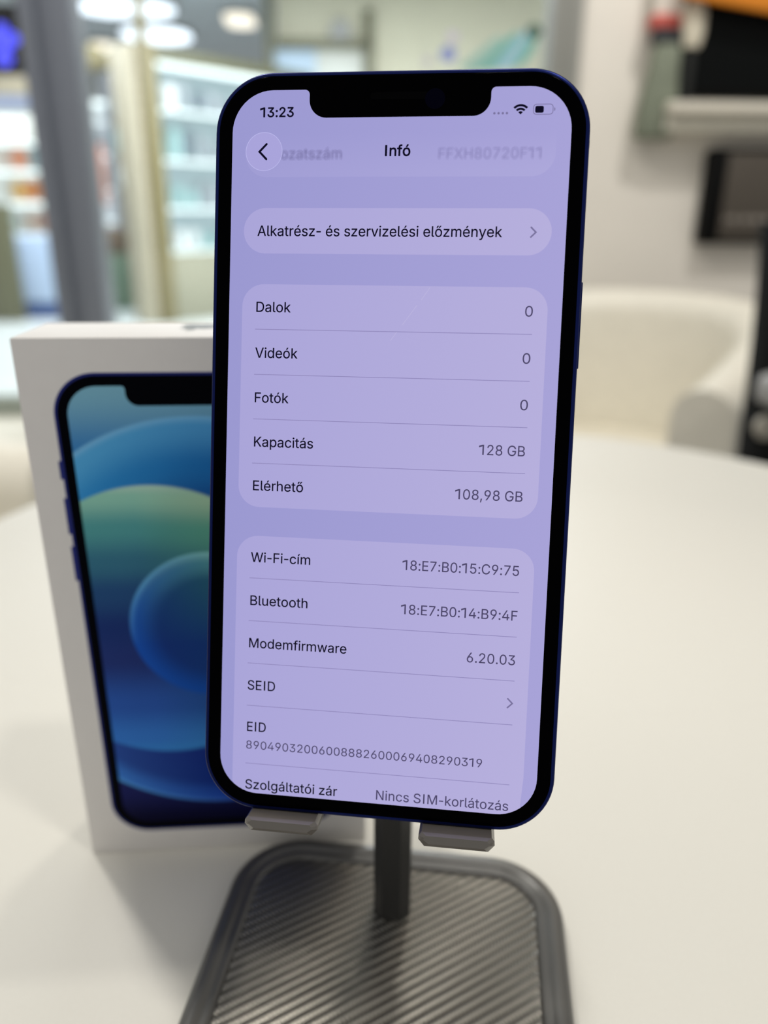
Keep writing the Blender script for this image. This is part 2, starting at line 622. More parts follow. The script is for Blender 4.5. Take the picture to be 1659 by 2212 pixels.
def card_mat(name, c0, c1):
    m = screen_mat()
    m.name = name
    for n in m.node_tree.nodes:
        if n.type == 'VALTORGB':
            n.color_ramp.elements[0].color = L(*c0)
            n.color_ramp.elements[1].color = L(*c1)
    return m


M_screen = screen_mat()
M_list = card_mat('list_card_lit', (170, 165, 217), (183, 176, 221))
M_list2 = card_mat('header_card_lit', (160, 157, 212), (174, 169, 219))
nt_ = M_list2.node_tree
_sp = [n for n in nt_.nodes if n.type == 'SEPXYZ'][0]
_rp = [n for n in nt_.nodes if n.type == 'VALTORGB'][0]
_mr0 = [n for n in nt_.nodes if n.type == 'MAP_RANGE'][0]
_pr = nt_.nodes['Principled BSDF']
_r2 = nt_.nodes.new('ShaderNodeValToRGB')
_r2.color_ramp.elements[0].color = L(155, 153, 209)
_r2.color_ramp.elements[1].color = L(168, 163, 216)
nt_.links.new(_mr0.outputs[0], _r2.inputs[0])
_mr = nt_.nodes.new('ShaderNodeMapRange')
_mr.inputs[1].default_value = P(0, 48)[1]
_mr.inputs[2].default_value = P(0, 92)[1]
nt_.links.new(_sp.outputs[1], _mr.inputs[0])
_mx = nt_.nodes.new('ShaderNodeMix')
_mx.data_type = 'RGBA'
nt_.links.new(_mr.outputs[0], _mx.inputs[0])
nt_.links.new(_r2.outputs[0], _mx.inputs[6])
nt_.links.new(_rp.outputs[0], _mx.inputs[7])
nt_.links.new(_mx.outputs[2], _pr.inputs['Emission Color'])
M_btn = card_mat('button_lit', (169, 164, 219), (172, 166, 220))
M_rim = card_mat('button_rim_lit', (186, 183, 234), (186, 183, 234))
M_ink = emis('ui_ink', L(14, 12, 32), 1.0)
M_ink2 = emis('ui_grey_ink', L(76, 70, 104), 1.0)
M_sep = emis('ui_separator', L(142, 134, 184), 1.0)
M_chev = emis('ui_chevron', L(122, 115, 158), 1.0)


def smear(name, col, a):
    m = bpy.data.materials.new(name)
    m.use_nodes = True
    nt = m.node_tree
    nt.nodes.remove(nt.nodes['Principled BSDF'])
    t = nt.nodes.new('ShaderNodeBsdfTransparent')
    e = nt.nodes.new('ShaderNodeEmission')
    e.inputs[0].default_value = col
    mx = nt.nodes.new('ShaderNodeMixShader')
    mx.inputs[0].default_value = a
    nt.links.new(t.outputs[0], mx.inputs[1])
    nt.links.new(e.outputs[0], mx.inputs[2])
    nt.links.new(mx.outputs[0], nt.nodes['Material Output'].inputs['Surface'])
    return m


M_smear = smear('ui_blurred_ink', L(92, 86, 136), 0.085)
M_smear2 = smear('ui_blurred_grey_ink', L(110, 104, 158), 0.06)

Z0 = 0.062      # mm, display surface; cards, lines and ink follow in thin steps
bm = bmesh.new()
poly(bm, [(x, y + HB) for x, y in notch_outline(64.6 * MM, 139.8 * MM, 7.9 * MM, 0, 0, U * MM)], Z0 * MM)
disp = link('display', bm, M_screen, phone, smooth=False)


def flat(name, pts, z, m):
    b = bmesh.new()
    poly(b, [P(x, y) for x, y in pts], (Z0 + z) * MM)
    return link(name, b, m, disp, smooth=False)


def fl_rr(name, x0, y0, x1, y1, r, z, m, n=10):
    return flat(name, rrect(x1 - x0, y1 - y0, r, n, (x0 + x1) / 2, (y0 + y1) / 2), z, m)


def stroke(pts, w):
    """outline of an open polyline with round ends, width w"""
    out_l, out_r = [], []
    n = len(pts)
    for i, p in enumerate(pts):
        p = Vector(p)
        if i == 0:
            d = (Vector(pts[1]) - p).normalized()
        elif i == n - 1:
            d = (p - Vector(pts[-2])).normalized()
        else:
            d0 = (p - Vector(pts[i - 1])).normalized()
            d1 = (Vector(pts[i + 1]) - p).normalized()
            d = (d0 + d1).normalized()
            k = 1 / max(0.35, d.dot(d0))
            nn = Vector((-d.y, d.x)) * w / 2 * k
            out_l.append(p + nn)
            out_r.append(p - nn)
            continue
        nn = Vector((-d.y, d.x)) * w / 2
        if i == 0:
            for q in range(1, 6):
                a = math.pi * q / 6
                out_r.append(p - nn * math.cos(a) * -1 * -1 + (-d) * math.sin(a) * w / 2 if False else p + nn * math.cos(a) - d * math.sin(a) * w / 2)
            out_l.append(p + nn)
            out_r.append(p - nn)
        else:
            out_l.append(p + nn)
            for q in range(1, 6):
                a = math.pi * q / 6
                out_l.append(p + nn * math.cos(a) + d * math.sin(a) * w / 2)
            out_r.append(p - nn)
    return [tuple(v) for v in out_l] + [tuple(v) for v in reversed(out_r)]


# cards
b = bmesh.new()
pts = [(374, 46), (374, 72)]
pts = [(16, 47), (16, 72)] + [(42 + 26 * math.cos(math.radians(a)), 72 + 26 * math.sin(math.radians(a))) for a in range(180, 89, -9)] + \
      [(348 + 26 * math.cos(math.radians(a)), 72 + 26 * math.sin(math.radians(a))) for a in range(90, -1, -9)] + [(374, 47)]
flat('list_card', pts, 0.006, M_list2)
fl_rr('list_card', 16, 133.2, 374, 185.4, 26, 0.006, M_list)
fl_rr('list_card', 16, 221.0, 374, 486.0, 26, 0.006, M_list)
bm = bmesh.new()
pts = [P(x, y) for x, y in [(16, 843.9 - 0)] + [(42 + 26 * math.cos(math.radians(a)), 547.2 + 26 * math.sin(math.radians(a))) for a in range(180, 271, 9)]
       + [(348 + 26 * math.cos(math.radians(a)), 547.2 + 26 * math.sin(math.radians(a))) for a in range(270, 361, 9)] + [(374, 843.9)]]
# the last card runs off the lower end of the screen: follow the rounded screen corners
low = []
for k in range(13):
    a = math.radians(360 - 90 * k / 12)
    low.append((195 + 195 - 47.7 + 47.7 * math.cos(a), 844 - 47.7 - 47.7 * math.sin(a)))
low = [(min(x, 374), y) for x, y in low]
lowl = [(390 - x, y) for x, y in reversed(low)]
pp = [(16, 547.2)] + [(42 + 26 * math.cos(math.radians(a)), 547.2 + 26 * math.sin(math.radians(a))) for a in range(189, 271, 9)] + \
     [(348 + 26 * math.cos(math.radians(a)), 547.2 + 26 * math.sin(math.radians(a))) for a in range(270, 361, 9)] + \
     [q for q in low if q[0] < 373.99 or q is low[0]] + lowl
seen, clean = set(), []
for x, y in pp:
    key = (round(x, 2), round(y, 2))
    if key not in seen:
        seen.add(key)
        clean.append((x, y))
bm.free()
flat('list_card', clean, 0.006, M_list)

for y in (273.7, 327.0, 380.0, 433.1, 573.2, 626.2, 679.2, 732.6, 806.3):
    fl_rr('row_separator', 32.3, y - 0.38, 357.8, y + 0.38, 0.2, 0.012, M_sep, 2)

# font: the sans that ships with Blender itself, else the built-in one
FONT = None
try:
    fp = os.path.join(bpy.utils.system_resource('DATAFILES', path='fonts'), 'Inter.woff2')
    FONT = bpy.data.fonts.load(fp)
except Exception:
    FONT = None


def raw_loops(body):
    """outlines of a string as closed point lists"""
    c = bpy.data.curves.new('t', 'FONT')
    if FONT is not None:
        c.font = FONT
    c.body = body
    c.size = 1.0
    o = bpy.data.objects.new('t', c)
    COL.objects.link(o)
    dg = bpy.context.evaluated_depsgraph_get()
    dg.update()
    cu = o.evaluated_get(dg).to_curve(dg)
    loops = []
    for sp in cu.splines:
        pts, bp = [], sp.bezier_points
        for i in range(len(bp)):
            a, b = bp[i], bp[(i + 1) % len(bp)]
            straight = abs((a.handle_right - a.co).cross(b.co - a.co).z) < 1e-6 and abs((b.handle_left - b.co).cross(b.co - a.co).z) < 1e-6
            seg = [a.co, b.co] if straight else interpolate_bezier(a.co, a.handle_right, b.handle_left, b.co, 7)
            for p in seg[:-1]:
                q = (p.x, p.y)
                if not pts or abs(pts[-1][0] - q[0]) + abs(pts[-1][1] - q[1]) > 1e-5:
                    pts.append(q)
        if len(pts) > 2 and abs(pts[0][0] - pts[-1][0]) + abs(pts[0][1] - pts[-1][1]) < 1e-5:
            pts.pop()
        if len(pts) > 2:
            loops.append(pts)
    o.to_curve_clear()
    bpy.data.objects.remove(o)
    bpy.data.curves.remove(c)
    return loops


def span(loops):
    xs = [p[0] for lp in loops for p in lp]
    return min(xs), max(xs)


HH = span(raw_loops('HH'))
CAPH = max(p[1] for lp in raw_loops('H') for p in lp)
_l = span(raw_loops('l'))
STEM = min(_l[1] - _l[0], 0.14 * CAPH)
GLYPH = {}


def glyph(ch):
    """(outlines starting at the pen, advance) of one character; plain I and 1, snug hyphen"""
    if ch not in GLYPH:
        e = span(raw_loops('H' + ch + 'H'))
        adv = (e[1] - e[0]) - (HH[1] - HH[0])
        lps = raw_loops(ch)
        if ch == 'I':
            sb_ = 0.10
            lps = [[(sb_, 0), (sb_ + STEM, 0), (sb_ + STEM, CAPH), (sb_, CAPH)]]
            adv = STEM + 2 * sb_
        elif ch == '1':
            adv = glyph('0')[1] * 0.86
            x1 = adv * 0.70
            x0 = x1 - STEM
            lps = [[(x0, 0), (x1, 0), (x1, CAPH), (x0, CAPH)],
                   [(x0 - 0.185, CAPH * 0.735), (x0 - 0.02, CAPH * 0.845), (x1 - STEM * 0.5, CAPH * 0.90), (x1, CAPH), (x0, CAPH), (x0 - 0.185, CAPH * 0.735 + STEM * 1.12)]]
        elif ch == '-' and lps:
            a, b = span(lps)
            lps = [[(x - a + 0.05, y) for x, y in lp] for lp in lps]
            adv = (b - a) + 0.10
        GLYPH[ch] = (lps, adv)
    return GLYPH[ch]


def text_mesh(body):
    """lettering as a flat mesh; contours may overlap, so fill by winding number"""
    loops, pen = [], 0.0
    for ch in body:
        lps, adv = glyph(ch)
        loops += [[(x + pen, y) for x, y in lp] for lp in lps]
        pen += adv
    V, Ed = [], []
    for lp in loops:
        k = len(V)
        V += [Vector(p) for p in lp]
        Ed += [(k + i, k + (i + 1) % len(lp)) for i in range(len(lp))]
    vo, eo, fo, _, _, _ = delaunay_2d_cdt(V, Ed, [], 0, 1e-6)
    P0 = np.array([[p[0], p[1]] for lp in loops for p in lp])
    P1 = np.array([[p[0], p[1]] for lp in loops for p in lp[1:] + lp[:1]])
    vo_ = np.array([[v.x, v.y] for v in vo])
    tri = np.array(fo)
    cen = vo_[tri].mean(axis=1)
    wn = np.zeros(len(cen), int)
    up = (P0[None, :, 1] <= cen[:, None, 1]) & (P1[None, :, 1] > cen[:, None, 1])
    dn = (P0[None, :, 1] > cen[:, None, 1]) & (P1[None, :, 1] <= cen[:, None, 1])
    side = (P1[None, :, 0] - P0[None, :, 0]) * (cen[:, None, 1] - P0[None, :, 1]) - (cen[:, None, 0] - P0[None, :, 0]) * (P1[None, :, 1] - P0[None, :, 1])
    wn = (up & (side > 0)).sum(1) - (dn & (side < 0)).sum(1)
    keep = tri[wn != 0]
    me = bpy.data.meshes.new('t')
    me.from_pydata([(v[0], v[1], 0) for v in vo_], [], [tuple(int(q) for q in t_) for t_ in keep])
    b = bmesh.new()
    b.from_mesh(me)
    bmesh.ops.delete(b, geom=[v for v in b.verts if not v.link_faces], context='VERTS')
    b.to_mesh(me)
    b.free()
    return me


def text(name, body, xl, base, xr, cap, m, z=0.018, bold=0.0, blur=0.0):
    """flat lettering from xl to xr (screen points) on a baseline, cap height in points"""
    me = text_mesh(body)
    xs = [v.co.x for v in me.vertices]
    lo, hi = min(xs), max(xs)
    sy = cap / CAPH
    sx = (xr - xl) / (hi - lo)
    b = bmesh.new()
    b.from_mesh(me)
    bpy.data.meshes.remove(me)
    for v in b.verts:
        x, y = P(xl + (v.co.x - lo) * sx, base - v.co.y * sy)
        v.co = (x, y, (Z0 + z) * MM)
    offs = None
    if blur:
        offs = [(math.cos(2.4 * i) * blur * math.sqrt((i + 0.5) / 12), math.sin(2.4 * i) * blur * math.sqrt((i + 0.5) / 12)) for i in range(12)]
    elif bold:
        offs = [(bold * math.cos(k * math.pi / 4), bold * math.sin(k * math.pi / 4)) for k in range(8)]
    if offs:
        src = bpy.data.meshes.new('s')
        b.to_mesh(src)
        b.free()
        b = bmesh.new()
        for i, (ox_, oy_) in enumerate(offs):
            b2 = bmesh.new()
            b2.from_mesh(src)
            for v in b2.verts:
                v.co += Vector((ox_ * U * MM, oy_ * U * MM, 0.0008 * MM * i))
            me2 = bpy.data.meshes.new('s2')
            b2.to_mesh(me2)
            b2.free()
            b.from_mesh(me2)
            bpy.data.meshes.remove(me2)
        bpy.data.meshes.remove(src)
    return link(name, b, m, disp, smooth=False)


CAP = 11.8
text('status_clock', '13:23', 32.8, 30.0, 72.3, 10.6, M_ink, bold=0.36)
text('title_text', 'Infó', 181.2, 74.7, 209.8, 11.8, M_ink, bold=0.40)
# blurred leftovers that scroll away under the title bar
text('blurred_label', 'ozatszám', 58.5, 77.6, 130.3, CAP, M_smear, blur=2.3)
text('blurred_value', 'FFXH80720F11', 242.6, 78.4, 357.8, CAP, M_smear2, blur=2.2)
for (lab, xl, xr, base) in (('Alkatrész- és szervizelési előzmények', 32.7, 318.4, 165.2), ('Dalok', 33.4, 74.8, 253.4), ('Videók', 33.2, 84.6, 307.2),
                            ('Fotók', 34.0, 75.0, 360.2), ('Kapacitás', 34.2, 106.4, 413.0), ('Elérhető', 34.2, 95.7, 465.8),
                            ('Wi-Fi-cím', 33.6, 107.1, 553.3), ('Bluetooth', 34.1, 105.2, 606.6), ('Modemfirmware', 33.8, 154.8, 659.6),
                            ('SEID', 33.2, 67.5, 712.6), ('EID', 33.6, 57.1, 765.2), ('Szolgáltatói zár', 32.9, 149.0, 838.9)):
    text('row_label', lab, xl, base, xr, CAP, M_ink, bold=0.15)
for (val, xl, xr, base) in (('0', 348.8, 357.4, 253.7), ('0', 348.6, 357.2, 307.0), ('0', 348.5, 357.1, 360.1), ('128 GB', 303.5, 356.4, 413.2),
                            ('108,98 GB', 278.0, 356.3, 466.0), ('18:E7:B0:15:C9:75', 219.2, 356.6, 553.3), ('18:E7:B0:14:B9:4F', 219.4, 357.2, 606.7),
                            ('6.20.03', 300.4, 357.1, 660.1), ('Nincs SIM-korlátozás', 197.6, 357.7, 838.8)):
    text('row_value', val, xl, base, xr, CAP, M_ink2, bold=0.08)
text('row_value', '89049032006008882600069408290319', 32.9, 787.6, 324.1, 10.2, M_ink2, bold=0.05)

# hairline scratches on the cover glass
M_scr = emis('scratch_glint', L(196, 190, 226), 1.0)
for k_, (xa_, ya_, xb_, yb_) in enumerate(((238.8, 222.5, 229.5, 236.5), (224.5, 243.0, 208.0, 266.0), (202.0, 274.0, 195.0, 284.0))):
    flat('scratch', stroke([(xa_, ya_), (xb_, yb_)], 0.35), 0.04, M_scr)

# icons
b = bmesh.new()
cxb, cyb, rb = 38.3, 69.0, 22.0
poly(b, [P(cxb + rb * math.cos(2 * math.pi * k / 48), cyb + rb * math.sin(2 * math.pi * k / 48)) for k in range(48)], (Z0 + 0.030) * MM)
btn = link('back_button', b, M_btn, disp, smooth=False)
b = bmesh.new()
ra, rb_ = 22.0, 21.3
va = [b.verts.new((*P(cxb + ra * math.cos(2 * math.pi * k / 48), cyb + ra * math.sin(2 * math.pi * k / 48)), (Z0 + 0.033) * MM)) for k in range(48)]
vb = [b.verts.new((*P(cxb + rb_ * math.cos(2 * math.pi * k / 48), cyb + rb_ * math.sin(2 * math.pi * k / 48)), (Z0 + 0.033) * MM)) for k in range(48)]
for k in range(48):
    b.faces.new((va[k], va[(k + 1) % 48], vb[(k + 1) % 48], vb[k]))
link('back_button_rim', b, M_rim, disp, smooth=False)
flat('back_arrow', stroke([(41.2, 60.6), (32.8, 69.1), (41.2, 77.6)], 2.5), 0.036, M_ink)
flat('chevron_icon', stroke([(350.9, 154.2), (356.4, 159.6), (350.9, 165.0)], 1.8), 0.018, M_chev)
flat('chevron_icon', stroke([(350.9, 701.1), (356.4, 706.5), (350.9, 711.9)], 1.8), 0.018, M_chev)
for x in (303.6, 308.3, 313.0, 317.6):
    flat('signal_dot', [(x + 1.35 * math.cos(2 * math.pi * k / 16), 29.0 + 1.35 * math.sin(2 * math.pi * k / 16)) for k in range(16)], 0.018, M_chev)
# wifi: three wedges
b = bmesh.new()
cxw, cyw = 332.7, 30.6
for r0, r1 in ((0.0, 3.6), (5.0, 7.4), (8.8, 11.3)):
    a0, a1, n = math.radians(-136), math.radians(-44), 14
    out = [(cxw + r1 * math.cos(a0 + (a1 - a0) * k / n), cyw + r1 * math.sin(a0 + (a1 - a0) * k / n)) for k in range(n + 1)]
    inn = [(cxw + r0 * math.cos(a1 + (a0 - a1) * k / n), cyw + r0 * math.sin(a1 + (a0 - a1) * k / n)) for k in range(n + 1)] if r0 > 0 else [(cxw, cyw)]
    poly(b, [P(x, y) for x, y in out + inn], (Z0 + 0.018) * MM)
link('wifi_icon', b, M_ink, disp, smooth=False)
b = bmesh.new()
o_ = rrect(22.4, 11.8, 3.8, 6, 357.7, 25.2)
i_ = rrect(20.8, 10.2, 3.1, 6, 357.7, 25.2)
vo = [b.verts.new((*P(x, y), (Z0 + 0.018) * MM)) for x, y in o_]
vi = [b.verts.new((*P(x, y), (Z0 + 0.018) * MM)) for x, y in i_]
for k in range(len(vo)):
    b.faces.new((vo[k], vo[(k + 1) % len(vo)], vi[(k + 1) % len(vo)], vi[k]))
poly(b, [P(x, y) for x, y in [(369.8, 23.2), (370.7, 23.6), (371.1, 25.2), (370.7, 26.8), (369.8, 27.2)]], (Z0 + 0.018) * MM)
link('battery_icon', b, M_chev, disp, smooth=False)
fl_rr('battery_level', 348.8, 21.5, 358.3, 29.0, 1.8, 0.018, M_ink, 5)

# ================================================================== STAND
YAW = -math.atan2(0.1921, 0.9814)
ur = Vector((math.cos(YAW), math.sin(YAW), 0))
vf = Vector((-math.sin(YAW), math.cos(YAW), 0))
SU, SV = 98.6, -40.2                # centre of the base along the two stand axes, mm
sb = (ur * SU + vf * SV) * MM
stand = empty('phone_stand', (sb.x, sb.y, TZ), 'dark grey phone stand with a carbon-look base and square pole', 'phone stand', rot=YAW)
M_sgrey = mat('grey_stand_plastic', L(74, 72, 68), 0.30, noise=0.02, scale=300, spec=0.9)
M_pole = mat('dark_grey_pole', L(38, 38, 38), 0.33, noise=0.03, scale=200, spec=0.9)
M_clip = mat('grey_glossy_silicone', L(98, 93, 87), 0.16, noise=0.02, scale=300, spec=0.8)


def carbon():
    m = bpy.data.materials.new('carbon_twill_pad')
    m.use_nodes = True
    nt = m.node_tree
    p = nt.nodes['Principled BSDF']
    tc = nt.nodes.new('ShaderNodeTexCoord')

    def math_(op, a, b=None):
        n = nt.nodes.new('ShaderNodeMath')
        n.operation = op
        for i, v in enumerate((a, b)):
            if v is None:
                continue
            if isinstance(v, (int, float)):
                n.inputs[i].default_value = v
            else:
                nt.links.new(v, n.inputs[i])
        return n.outputs[0]

    sp = nt.nodes.new('ShaderNodeSeparateXYZ')
    nt.links.new(tc.outputs['Object'], sp.inputs[0])
    a = math.radians(37)
    u = math_('ADD', math_('MULTIPLY', sp.outputs[0], math.cos(a) * 1000), math_('MULTIPLY', sp.outputs[1], math.sin(a) * 1000))
    v = math_('ADD', math_('MULTIPLY', sp.outputs[0], -math.sin(a) * 1000), math_('MULTIPLY', sp.outputs[1], math.cos(a) * 1000))
    zig = math_('PINGPONG', math_('MULTIPLY', u, 1.0), 0.55)
    vv = math_('ADD', v, math_('MULTIPLY', zig, 1.15))
    f = math_('FRACT', math_('MULTIPLY', vv, 1 / 2.55))
    # every thread rises slowly and falls steeply, cut into short stitches along its length
    up = math_('MULTIPLY', f, 1 / 0.72)
    down = math_('MULTIPLY', math_('SUBTRACT', 1.0, f), 1 / 0.28)
    h = math_('MINIMUM', up, down)
    dash = math_('SINE', math_('MULTIPLY', math_('ADD', u, math_('MULTIPLY', v, 0.45)), 2 * math.pi / 1.1))
    hh_ = math_('ADD', h, math_('MULTIPLY', dash, 0.10))
    r = nt.nodes.new('ShaderNodeValToRGB')
    e = r.color_ramp.elements
    e[0].position, e[0].color = 0.10, L(92, 89, 83)
    e[1].position, e[1].color = 0.60, L(146, 142, 134)
    nt.links.new(h, r.inputs[0])
    nt.links.new(r.outputs[0], p.inputs['Base Color'])
    b = nt.nodes.new('ShaderNodeBump')
    b.inputs['Strength'].default_value = 1.0
    b.inputs['Distance'].default_value = 0.00036
    nt.links.new(hh_, b.inputs['Height'])
    nt.links.new(b.outputs['Normal'], p.inputs['Normal'])
    p.inputs['Roughness'].default_value = 0.31
    p.inputs['Metallic'].default_value = 0.8
    return m


SW, SD, SR = 98.0 * MM, 99.0 * MM, 21.0 * MM
bm = bmesh.new()
loops = []
for inset, z in ((1.0, 0.0), (0.3, 0.4), (0.0, 1.2), (0.0, 4.6), (0.5, 6.0), (1.6, 6.9), (3.0, 7.2), (4.2, 7.0), (5.0, 6.5), (5.6, 6.2), (6.4, 6.25), (7.2, 6.2), (7.8, 5.6), (8.2, 5.0)):
    i = inset * MM
    loops.append([(x, y, z * MM) for x, y in rrect(SW - 2 * i, SD - 2 * i, SR - i, 14)])
loft(bm, loops)
link('base_plate', bm, M_sgrey, stand, angle=70)
bm = bmesh.new()
i = 8.0 * MM
loops = [[(x, y, z * MM) for x, y in rrect(SW - 2 * i - 2 * d * MM, SD - 2 * i - 2 * d * MM, SR - i - d * MM, 14)] for d, z in ((0, 5.05), (0.15, 5.45), (0.5, 5.6))]
loft(bm, loops, cap0=True)
link('base_pad', bm, carbon(), stand, angle=40)
# square pole with rounded corners
PVc = (-13.4 - SV) * MM
bm = bmesh.new()
loft(bm, [[(x, y + PVc, z) for x, y in rrect(10.2 * MM, 9.6 * MM, 2.5 * MM, 1)] for z in (5.5 * MM, 128 * MM)])
link('pole', bm, M_pole, stand, angle=20)
# holder behind the phone, in the phone's own tilted frame
inv = stand.matrix_basis.inverted()
HM = Matrix.Translation(-Vector((0, 0, 0))) @ inv @ PB


def in_holder(name, bm, m, parent=stand, angle=40):
    bmesh.ops.transform(bm, matrix=HM, verts=bm.verts[:])
    return link(name, bm, m, parent, angle=angle)


plate = bmesh.new()
loft(plate, [[(x, y, z * MM) for x, y in rrect(62 * MM, 78 * MM, 12 * MM, 8, -0.4 * MM, 42 * MM)] for z in (-7.7, -10.6)])
hold = in_holder('holder_plate', plate, M_sgrey)
top = HM @ Vector((0, 0.050, -0.0105))
bm = bmesh.new()
ytop = PVc
add_box(bm, (-0.008, top.y - 0.001, 0.112), (0.008, ytop + 0.0065, 0.128), 0.003)
link('hinge_arm', bm, M_pole, stand)
for xc in (-18.4, 17.0):
    b = bmesh.new()
    out = [(6.9, 0.0), (7.5, -0.8), (7.55, -1.6), (6.35, -2.95), (-6.35, -2.95), (-7.55, -1.6), (-7.5, -0.8), (-6.9, 0.0)]

    def lp(s, dy, z):
        return [((xc + x * s) * MM, (y * (s if s < 1 else 1) + dy) * MM, z * MM) for x, y in out]
    # rear arm of the clip, the body, a chamfered nose
    mid = [(6.7, -0.12), (7.25, -0.85), (7.3, -1.55), (6.15, -2.85), (-6.15, -2.85), (-7.3, -1.55), (-7.25, -0.85), (-6.7, -0.12)]
    nose = [(6.0, -0.42), (6.35, -0.85), (6.4, -1.35), (5.5, -2.05), (-5.5, -2.05), (-6.4, -1.35), (-6.35, -0.85), (-6.0, -0.42)]
    loft(b, [lp(1.0, -0.05, -9.5), lp(1.0, -0.05, 2.9), [((xc + x) * MM, y * MM, 3.25 * MM) for x, y in mid], [((xc + x) * MM, y * MM, 3.95 * MM) for x, y in nose]])
    in_holder('clip', b, M_clip, angle=18)

# ================================================================== CHAIRS
def tub_chair(loc, rot, label):
    r = empty('tub_chair', loc, label, 'chair', 'cream tub chairs around the white table', rot)
    n = 40
    A, B = 0.285, 0.265
    path = []
    # U path in plan: front of the left arm, round the back, front of the right arm (chair faces -y)
    for k in range(8):
        path.append((-A, -0.27 + 0.27 * k / 8))
    for k in range(n + 1):
        a = math.pi - math.pi * k / n
        path.append((A * math.cos(a), B * math.sin(a)))
    for k in range(8):
        path.append((A, -0.27 * (k + 1) / 8))
    loops = []
    N = len(path)
    for i, (x, y) in enumerate(path):
        a = Vector(path[max(0, i - 1)])
        c = Vector(path[min(N - 1, i + 1)])
        d = (c - a).normalized()
        nr = Vector((d.y, -d.x))              # inward
        s = (y + 0.27) / (B + 0.27)
        h = 0.655 + 0.105 * (s * s * (3 - 2 * s))
        t_ = 0.055 + 0.004 * s
        prof = []
        for (o, z) in ((-t_, 0.14), (-t_, h - 0.05)):
            prof.append((o, z))
        for k in range(1, 8):
            q = math.pi - math.pi * k / 8
            prof.append((t_ * math.cos(q), h - 0.05 + 0.05 * math.sin(q)))
        prof += [(t_, h - 0.05), (t_, 0.14)]
        loops.append([(x + nr.x * -o, y + nr.y * -o, z) for o, z in prof])
    b = bmesh.new()
    loft(b, loops)
    link('shell', b, M_cream, r, angle=60)
    b = bmesh.new()
    lo_ = []
    for ins, z in ((0.01, 0.24), (0.0, 0.26), (0.0, 0.40), (0.012, 0.43), (0.04, 0.445)):
        pts = [(-(0.232 - ins), -0.285 + ins), (-(0.232 - ins), 0.0)]
        pts += [((0.232 - ins) * math.cos(math.pi - math.pi * k / 16), (0.215 - ins) * math.sin(math.pi - math.pi * k / 16)) for k in range(1, 16)]
        pts += [(0.232 - ins, 0.0), (0.232 - ins, -0.285 + ins)]
        lo_.append([(x, y, z) for x, y in pts])
    loft(b, lo_)
    link('seat_cushion', b, M_creamseat, r, angle=50)
    for sx in (-1, 1):
        for y in (-0.22, 0.17):
            b = tube(bmesh.new(), (sx * 0.24 * (1 if y < 0 else 0.7), y, 0.145), (sx * 0.255 * (1 if y < 0 else 0.7), y * 1.05, 0.0), 0.02, 12, 0.014)
            link('leg', b, M_darkwood, r)
    return r


tub_chair((0.70, 1.45, 0.0), math.radians(-45), 'cream tub chair beyond the table, right of the phone')
tub_chair((-0.56, 0.50, 0.0), math.radians(88), 'cream tub chair left of the table, beside the carton')

# ================================================================== RIGHT WALL THINGS
# big black wall monitor
p0, p1 = at(1458, 207, WY - 0.06), at(1480, 0, WY - 0.06)
mon = empty('wall_monitor', (p0.x, WY, p0.z), 'large black wall monitor at the top right above the pale ledge', 'monitor')
link('bezel', bx((0, -0.06, 0), (1.02, -0.005, 0.60), 0.006), M_black, mon)
link('screen_panel', bx((0.012, -0.0615, 0.014), (1.008, -0.0595, 0.588)), mat('dark_screen', L(9, 11, 11), 0.4, spec=0.08), mon, smooth=False)
link('wall_bracket', bx((0.40, -0.006, 0.2), (0.62, -0.0005, 0.42)), M_black, mon)
# orange board hung in front of its upper part
p = at(1470, -8, WY - 0.10)
q = at(1659, 28, WY - 0.10)
ang = math.atan2(q.z - p.z, q.x - p.x)
b = bx((0, -0.008, 0.0), (0.75, 0.008, 0.16), 0.004)
bmesh.ops.transform(b, matrix=Matrix.Rotation(-ang, 4, 'Y'), verts=b.verts[:])
o = link('orange_board', b, mat('orange_board_paint', L(214, 128, 20), 0.6, noise=0.03), None)
o.location = p
tag(o, 'orange board across the top of the black wall monitor', 'board')
# pale ledge under the monitor
p0, p1 = at(1445, 218, WY - 0.09), at(1445, 282, WY - 0.09)
led = empty('wall_ledge', (p0.x, WY, p1.z), 'pale wall ledge running under the black monitor', 'shelf')
hh = p0.z - p1.z
link('ledge_board', bx((0, -0.10, hh * 0.55), (1.2, -0.0005, hh), 0.008), mat('ledge_paint', L(206, 200, 186), 0.6), led)
link('ledge_apron', bx((0.004, -0.075, 0.0), (1.2, -0.0005, hh * 0.52), 0.006), mat('ledge_apron_paint', L(214, 210, 196), 0.6), led)
# black framed wall display with a grey face
p0 = at(1511, 527, WY - 0.05)
p1 = at(1515, 318, WY - 0.05)
pf = at(1562, 430, WY - 0.05)
pt = empty('wall_terminal', (p0.x, WY, p0.z), 'black wall terminal with a grey face below the pale ledge', 'terminal')
hh = p1.z - p0.z
ww = 0.30
link('housing', bx((0, -0.05, 0), (ww, -0.0005, hh), 0.012, 3), M_black, pt)
fx = pf.x - p0.x
link('face_panel', bx((fx, -0.053, 0.012), (ww - 0.01, -0.049, hh - 0.012), 0.002), mat('grey_face', L(80, 74, 67), 0.5, spec=0.2), pt)
b = bmesh.new()
zt = at(1600, 474, WY - 0.053).z - p0.z
for k, wd in enumerate((0.006, 0.010, 0.004, 0.010, 0.006, 0.012, 0.005, 0.011)):
    add_box(b, (fx + 0.012 + 0.015 * k, -0.0545, zt - 0.007), (fx + 0.012 + 0.015 * k + wd, -0.0525, zt + 0.007))
link('caption_strip', b, mat('pale_ink', L(150, 142, 134), 0.6), pt, smooth=False)
